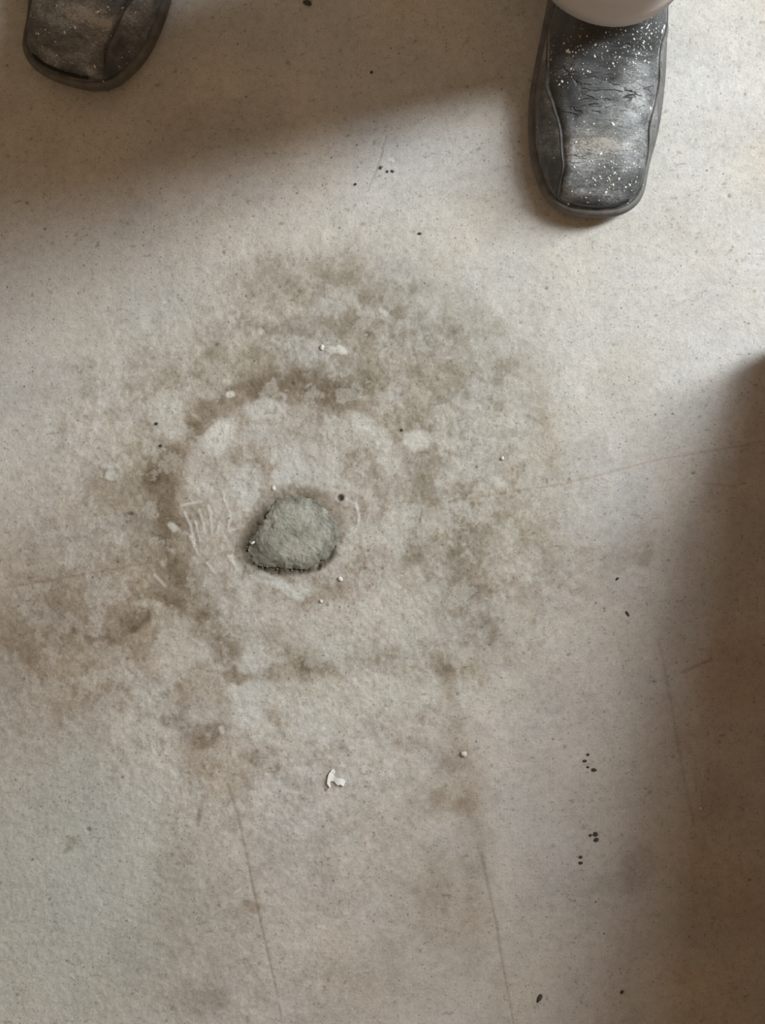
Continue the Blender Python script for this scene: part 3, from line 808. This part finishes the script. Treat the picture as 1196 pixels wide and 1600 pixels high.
def build_person(label, base, pelvis, chest, head_fwd, legs, arms, cloth, shoes):
    """legs: (hem centre, hem a, hem b, knee) for each side; arms: (shoulder, elbow, wrist, hand dir)"""
    root = empty('person', base); B = Vector(base)
    tag(root, label, 'person')
    def local(o): o.location = -B; return o
    P, C = Vector(pelvis), Vector(chest); f = Vector(head_fwd).normalized()
    side = f.cross(Vector((0, 0, 1)))
    # trousers
    V, F = [], []
    for i, (hem, a, b, knee, hip) in enumerate(legs):
        hem, knee, hip = Vector(hem), Vector(knee), Vector(hip)
        keys = [(hem, a, b), (hem.lerp(knee, .08), a * .985, b * .98), (hem.lerp(knee, .3), a * .98, b * 1.03), (hem.lerp(knee, .65), a * .99, b * .97),
                (knee, a * 1.10, b * 1.14), (knee.lerp(hip, .5), a * 1.2, b * 1.22), (hip, a * 1.3, b * 1.32)]
        v, fc = loft(smooth_path(keys, 44), 48, ripple=.020, seed=i + 3)
        # turned-in hem edge
        n0 = len(v); inner = [(hem.x + (x - hem.x) * .955, hem.y + (y - hem.y) * .955, z + .0015) for x, y, z in v[:48]]
        inner2 = [(hem.x + (x - hem.x) * .97, hem.y + (y - hem.y) * .97, z + .010) for x, y, z in inner]
        v += inner + inner2
        fc += [(k, n0 + k, n0 + (k + 1) % 48, (k + 1) % 48) for k in range(48)] + [(n0 + k, n0 + 48 + k, n0 + 48 + (k + 1) % 48, n0 + (k + 1) % 48) for k in range(48)]
        o0 = len(V); V += v; F += [tuple(q + o0 for q in t) for t in fc]
    hips = (Vector(legs[0][4]) + Vector(legs[1][4])) / 2
    v, fc = loft(smooth_path([(hips + Vector((0, 0, -.07)), .09, .08), (hips + Vector((0, 0, -.02)), .165, .118), (P, .175, .125), (P.lerp(C, .35), .155, .115)], 16), 48, seed=9)
    o0 = len(V); V += v; F += [tuple(q + o0 for q in t) for t in fc]
    tr = local(mesh_obj('trousers', V, F, M[cloth], root)); tr['label'] = 'pale trouser legs with plain hem' if cloth == 'trouser' else 'dark trousers'
    # body: pelvis, spine, neck, head, arms, hands and legs in one skin
    neck = C + Vector((0, 0, .22)) + f * .02; head = neck + Vector((0, 0, .13)) + f * .03
    ch = [[(*P, .13, .1), (*P.lerp(C, .5), .12, .09), (*C, .14, .1), (*(C + Vector((0, 0, .12))), .12, .085), (*neck, .055, .055),
           (*(neck + Vector((0, 0, .05)) + f * .02), .06, .07), (*head, .075, .092), (*(head + Vector((0, 0, .075))), .062, .078), (*(head + Vector((0, 0, .11))), .03, .04)]]
    ch.append([(*head, 0, 0), (*(head + f * .092 - Vector((0, 0, .015))), .013, .016), (*(head + f * .108 - Vector((0, 0, .03))), .011, .010)])   # nose
    for s in (-1, 1):
        ch.append([(*head, 0, 0), (*(head + side * s * .08 - f * .01), .012, .022), (*(head + side * s * .092 - f * .016), .006, .026)])          # ears
    for i, (sh, el, wr, hd) in enumerate(arms):
        sh, el, wr = Vector(sh), Vector(el), Vector(wr)
        ch.append([(*(C + Vector((0, 0, .12))), 0, 0), (*sh, .055, .055), (*sh.lerp(el, .5), .046, .046), (*el, .038, .038), (*el.lerp(wr, .4), .036, .036), (*wr, .025, .022)])
        hc = hand_chains(wr, hd, (0, 0, 1)); ch += hc
    for hem, a, b, knee, hip in legs:
        hem, knee, hip = Vector(hem), Vector(knee), Vector(hip)
        ch.append([(*P, 0, 0), (*hip, .085, .085), (*hip.lerp(knee, .5), .068, .068), (*knee, .05, .05), (*knee.lerp(hem, .35), .046, .046), (*hem, .034, .034), (*(hem - Vector((0, 0, .02))), .034, .034)])
    body = local(skin_obj('body', ch, M['skin'], root)); body['label'] = 'head, arms and hands'
    # shirt over torso and sleeves
    sc = [[(*P.lerp(C, .15), .165, .125), (*P.lerp(C, .5), .15, .115), (*C, .165, .12), (*(C + Vector((0, 0, .13))), .135, .1), (*(C + Vector((0, 0, .19))), .07, .065)]]
    for sh, el, wr, hd in arms:
        sh, el = Vector(sh), Vector(el)
        sc.append([(*(C + Vector((0, 0, .13))), 0, 0), (*sh, .072, .072), (*sh.lerp(el, .55), .066, .066), (*sh.lerp(el, .9), .064, .064)])
    local(skin_obj('shirt', sc, M['shirt'], root))
    # hair cap, eyes and mouth
    V, F = [], []
    n, m = 24, 10
    for j in range(m + 1):
        th = math.pi * .62 * j / m
        for k in range(n):
            a = 2 * math.pi * k / n; d = side * math.cos(a) + f * math.sin(a)
            cut = 1 - .32 * max(0, math.sin(a)) * (j / m)
            q = head + Vector((0, 0, .03)) + (d * math.sin(th * cut) * (.083 if abs(math.cos(a)) > .7 else .098) + Vector((0, 0, math.cos(th * cut) * .1)))
            V.append(q)
    for j in range(m):
        for k in range(n): F.append((j * n + k, j * n + (k + 1) % n, (j + 1) * n + (k + 1) % n, (j + 1) * n + k))
    local(mesh_obj('hair', V, F, M['hair'], root))
    for s in (-1, 1):
        c = head + f * .083 + side * s * .032 + Vector((0, 0, .012)); V, F = [], []
        for j in range(7):
            for k in range(12):
                th = math.pi * j / 6; a = 2 * math.pi * k / 12
                V.append(c + Vector((math.sin(th) * math.cos(a), math.sin(th) * math.sin(a), math.cos(th))) * .011)
        for j in range(6):
            for k in range(12): F.append((j * 12 + k, j * 12 + (k + 1) % 12, (j + 1) * 12 + (k + 1) % 12, (j + 1) * 12 + k))
        local(mesh_obj('eye', V, F, M['flake'], root))
    for (mir, loc, rot, lab, amt) in shoes:
        build_shoe(mir, root, Vector(loc) - B, rot, lab, amt).scale = (1.07, 1.0, 1.0) if mir else (1, 1, 1)
    return root

# the person whose shoes reach into the top of the picture, facing the camera
LEFT_ROT = math.radians(-20)
left_toe = px(103, 137, .01)
cl, sl = math.cos(LEFT_ROT), math.sin(LEFT_ROT)
def left_pt(x, y, z): return Vector((left_toe.x + cl * x - sl * y, left_toe.y + sl * x + cl * y, z))
hemL = Vector((0.166, 0.424, .088)); hemR = left_pt(-.010, .205, .088)
build_person('person standing in pale trousers and paint-spattered black slip-on shoes',
             (-0.05, 0.52, 0), (-0.05, 0.56, .97), (-0.05, 0.55, 1.24), (0, -1, -.25),
             [(hemL, .067, .075, (0.145, .378, .50), (.035, .50, .86)), (hemR, .067, .075, (-.22, .60, .50), (-.135, .58, .86))],
             [((.14, .55, 1.37), (.20, .56, 1.10), (.19, .46, .87), (0, -.3, -1)), ((-.24, .56, 1.37), (-.31, .58, 1.10), (-.29, .50, .87), (0, -.3, -1))],
             'trouser',
             [(False, (0.163, 0.226, 0), 0.0, 'worn black leather shoe with cracked vamp and white paint specks, right side of photo', 1.0),
              (True, (left_toe.x, left_toe.y, 0), LEFT_ROT, 'dark dusty leather shoe in shadow at the top left corner', .2)])

# ------------------------------------------------------------------ added plank ramp, unseen past the right edge, shaped to shade the floor
def build_shade_ramp():
    x0, x1 = .318, .78
    prof = [(.142, .075), (.03, .165), (-.10, .220), (-.24, .270), (-.42, .320), (-.62, .350), (-.85, .360)]
    root = empty('added_shade_ramp', ((x0 + x1) / 2, -.36, 0)); B = Vector(root.location)
    tag(root, 'added red-brown plank ramp out of view, casting shade from the right', 'ramp')
    def solid(name, poly, lo, hi):                       # poly in (y, z), extruded along x
        n = len(poly)
        V = [Vector((lo, y, z)) - B for y, z in poly] + [Vector((hi, y, z)) - B for y, z in poly]
        F = [tuple(range(n)), tuple(reversed(range(n, 2 * n)))] + [(k, n + k, n + (k + 1) % n, (k + 1) % n) for k in range(n)]
        o = mesh_obj(name, V, F, M['wood'], root, smooth=False)
        bm = bmesh.new(); bm.from_mesh(o.data); bmesh.ops.recalc_face_normals(bm, faces=bm.faces); bm.to_mesh(o.data); bm.free()
    t = .018
    for lo, hi in ((x0 + .012, x0 + .030), (x1 - .030, x1 - .012)):
        solid('side_board', [(y, z - t) for y, z in prof] + [(prof[-1][0], 0), (prof[0][0], 0)], lo, hi)
    for (ya, za), (yb, zb) in zip(prof[:-1], prof[1:]):     # tread boards lie across the ramp
        m = 2 if ya - yb > .13 else 1
        for i in range(m):
            f0, f1 = i / m, (i + 1) / m - .012
            p, q = (ya + (yb - ya) * f0, za + (zb - za) * f0), (ya + (yb - ya) * f1, za + (zb - za) * f1)
            solid('plank', [p, q, (q[0], q[1] - t), (p[0], p[1] - t)], x0, x1)
    solid('end_board', [(-.832, 0), (-.832, .34), (-.85, .34), (-.85, 0)], x0 + .030, x1 - .030)
build_shade_ramp()

# ------------------------------------------------------------------ small bits lying on the floor
def build_flake():
    pts = [(440, 420), (462, 385), (484, 366), (515, 385), (532, 425), (528, 468), (500, 478), (520, 520), (545, 545), (600, 543), (655, 548), (682, 572), (716, 604),
           (704, 640), (690, 690), (655, 680), (625, 655), (595, 670), (555, 655), (520, 612), (490, 596), (445, 598), (432, 640), (448, 690), (430, 722), (405, 680), (376, 640), (384, 560), (405, 470)]
    c = px(480 + 520 / 11.96, 1170 + 560 / 11.96)
    top, bot = [], []
    for x, y in pts:
        p = px(480 + x / 11.96, 1170 + y / 11.96) - c
        lift = .0004 + .0012 * abs(math.sin(x * .013)) 
        top.append((p.x, p.y, .0011 + lift)); bot.append((p.x * 1.0, p.y * 1.0, lift * .7))
    n = len(pts)
    F = [tuple(reversed(range(n))), tuple(n + k for k in range(n))] + [(k, (k + 1) % n, n + (k + 1) % n, n + k) for k in range(n)]
    o = mesh_obj('paint_flake', top + bot, F, M['flake'], smooth=False)
    bm = bmesh.new(); bm.from_mesh(o.data); bmesh.ops.triangulate(bm, faces=bm.faces); bmesh.ops.recalc_face_normals(bm, faces=bm.faces); bm.to_mesh(o.data); bm.free()
    o.location = (c.x, c.y, 0)
    tag(o, 'small white T-shaped paint flake lying alone on the lower floor', 'paint flake')
build_flake()

def grain(name, x, y, w, h, ang, mat, label, group=None, tall=.7):
    bm = bmesh.new(); bmesh.ops.create_icosphere(bm, subdivisions=2, radius=1)
    R = np.random.default_rng(int(x * 7 + y))
    k = R.normal(0, 1, (3, 3)); ph = R.uniform(0, 6, 3)
    a, b = w / 2 / PPM, h / 2 / PPM; c = min(a, b) * tall
    for v in bm.verts:
        s = 1 + .13 * sum(math.sin(2.3 * float(np.dot(k[i], v.co)) + ph[i]) for i in range(3))
        v.co = Vector((v.co.x * a * s, v.co.y * b * s, v.co.z * c * s))
    me = bpy.data.meshes.new(name); bm.to_mesh(me); bm.free(); me.materials.append(M[mat])
    me.polygons.foreach_set('use_smooth', [True] * len(me.polygons))
    o = bpy.data.objects.new(name, me); COL.objects.link(o)
    p = px(x, y); o.location = (p.x, p.y, c * .75); o.rotation_euler = (0, 0, math.radians(-ang))
    tag(o, label, 'grit', group)
G1, G2 = 'dark dirt crumbs on the floor', 'pale grit on the floor'
for x, y, w, h, a, lab in (
    (581, 113, 6, 5, 0, 'dark dirt crumb in the shadow between the two shoes'),
    (481, 5, 14, 9, 10, 'dark dirt lump at the top edge between the shoes'),
    (595, 262, 5.5, 7, 0, 'largest dark crumb of three just below the shadow edge'),
    (605.5, 268, 4, 5, 0, 'middle dark crumb of three just below the shadow edge'),
    (613.5, 268, 5, 3.5, 20, 'right dark crumb of three just below the shadow edge'),
    (656.5, 365, 6, 4, 10, 'single dark crumb on the bright floor left of the shoe toe'),
    (556, 288, 5, 5, 0, 'faint dark crumb beside the hair crack'),
    (245, 662, 5, 5, 0, 'upper dark crumb of two left of the brown ring'),
    (251.5, 696, 5, 5, 0, 'lower dark crumb of two left of the brown ring'),
    (628, 672, 5, 4, 30, 'dark crumb on the right end of the brown ring'),
    (919, 1179, 5, 4, 0, 'top crumb of the chain of four dark crumbs'),
    (914, 1189, 6, 4, 0, 'leftmost crumb of the chain of four dark crumbs'),
    (919, 1198.5, 5, 4, 0, 'third crumb of the chain of four dark crumbs'),
    (929, 1203, 8, 6, 20, 'largest and lowest crumb of the chain of four dark crumbs'),
    (931, 1303, 8, 7, 0, 'upper crumb of the dark cluster of three on the lower right floor'),
    (923, 1305, 5, 5, 0, 'left crumb of the dark cluster of three on the lower right floor'),
    (932, 1312, 7, 6, 0, 'bottom crumb of the dark cluster of three on the lower right floor'),
    (908, 1339, 5, 5, 0, 'upper dark crumb of the pair below the cluster of three'),
    (908, 1348, 6, 5, 0, 'lower dark crumb of the pair below the cluster of three'),
    (972, 1550, 5, 7, 20, 'dark crumb near the lower right corner'),
    (843, 1560, 7, 15, 25, 'long dark sliver of dirt at the lower edge'),
    (965, 904, 5, 5, 0, 'dark crumb on the half-lit floor at the right'),
    (981, 959, 9, 4, 50, 'dark oblong dirt crumb on the half-lit floor at the right')):
    grain('dirt_crumb', x, y, w, h, a, 'dirt', lab, G1, .6)
for x, y, w, h, a, lab in (
    (503.5, 543, 7, 10, 25, 'pale oval pebble beside the white oblong spot'),
    (428, 763, 7, 8, 0, 'pale crumb at the top left of the cement plug'),
    (532, 905, 7, 7, 0, 'pale crumb on the brown stain below the cement plug'),
    (502, 939, 5, 6, 0, 'smaller pale crumb below the cement plug'),
    (785, 716, 6, 7, 0, 'pale crumb on the right rim of the round stain'),
    (725, 1178, 9, 9, 0, 'pale grit stone on the dark streak at lower centre'),
    (1096, 1263, 6, 5, 0, 'pale grit grain on the shaded lower right floor'),
    (982, 1100, 4, 5, 0, 'tiny pale grain on the shaded right floor'),
    (395, 848, 7, 4, -20, 'pale chip on the left rim of the cement plug'),
    (506, 858, 5, 5, 0, 'pale grain on the lower right face of the cement plug')):
    grain('grit_grain', x, y, w, h, a, 'pebble', lab, G2, .6)
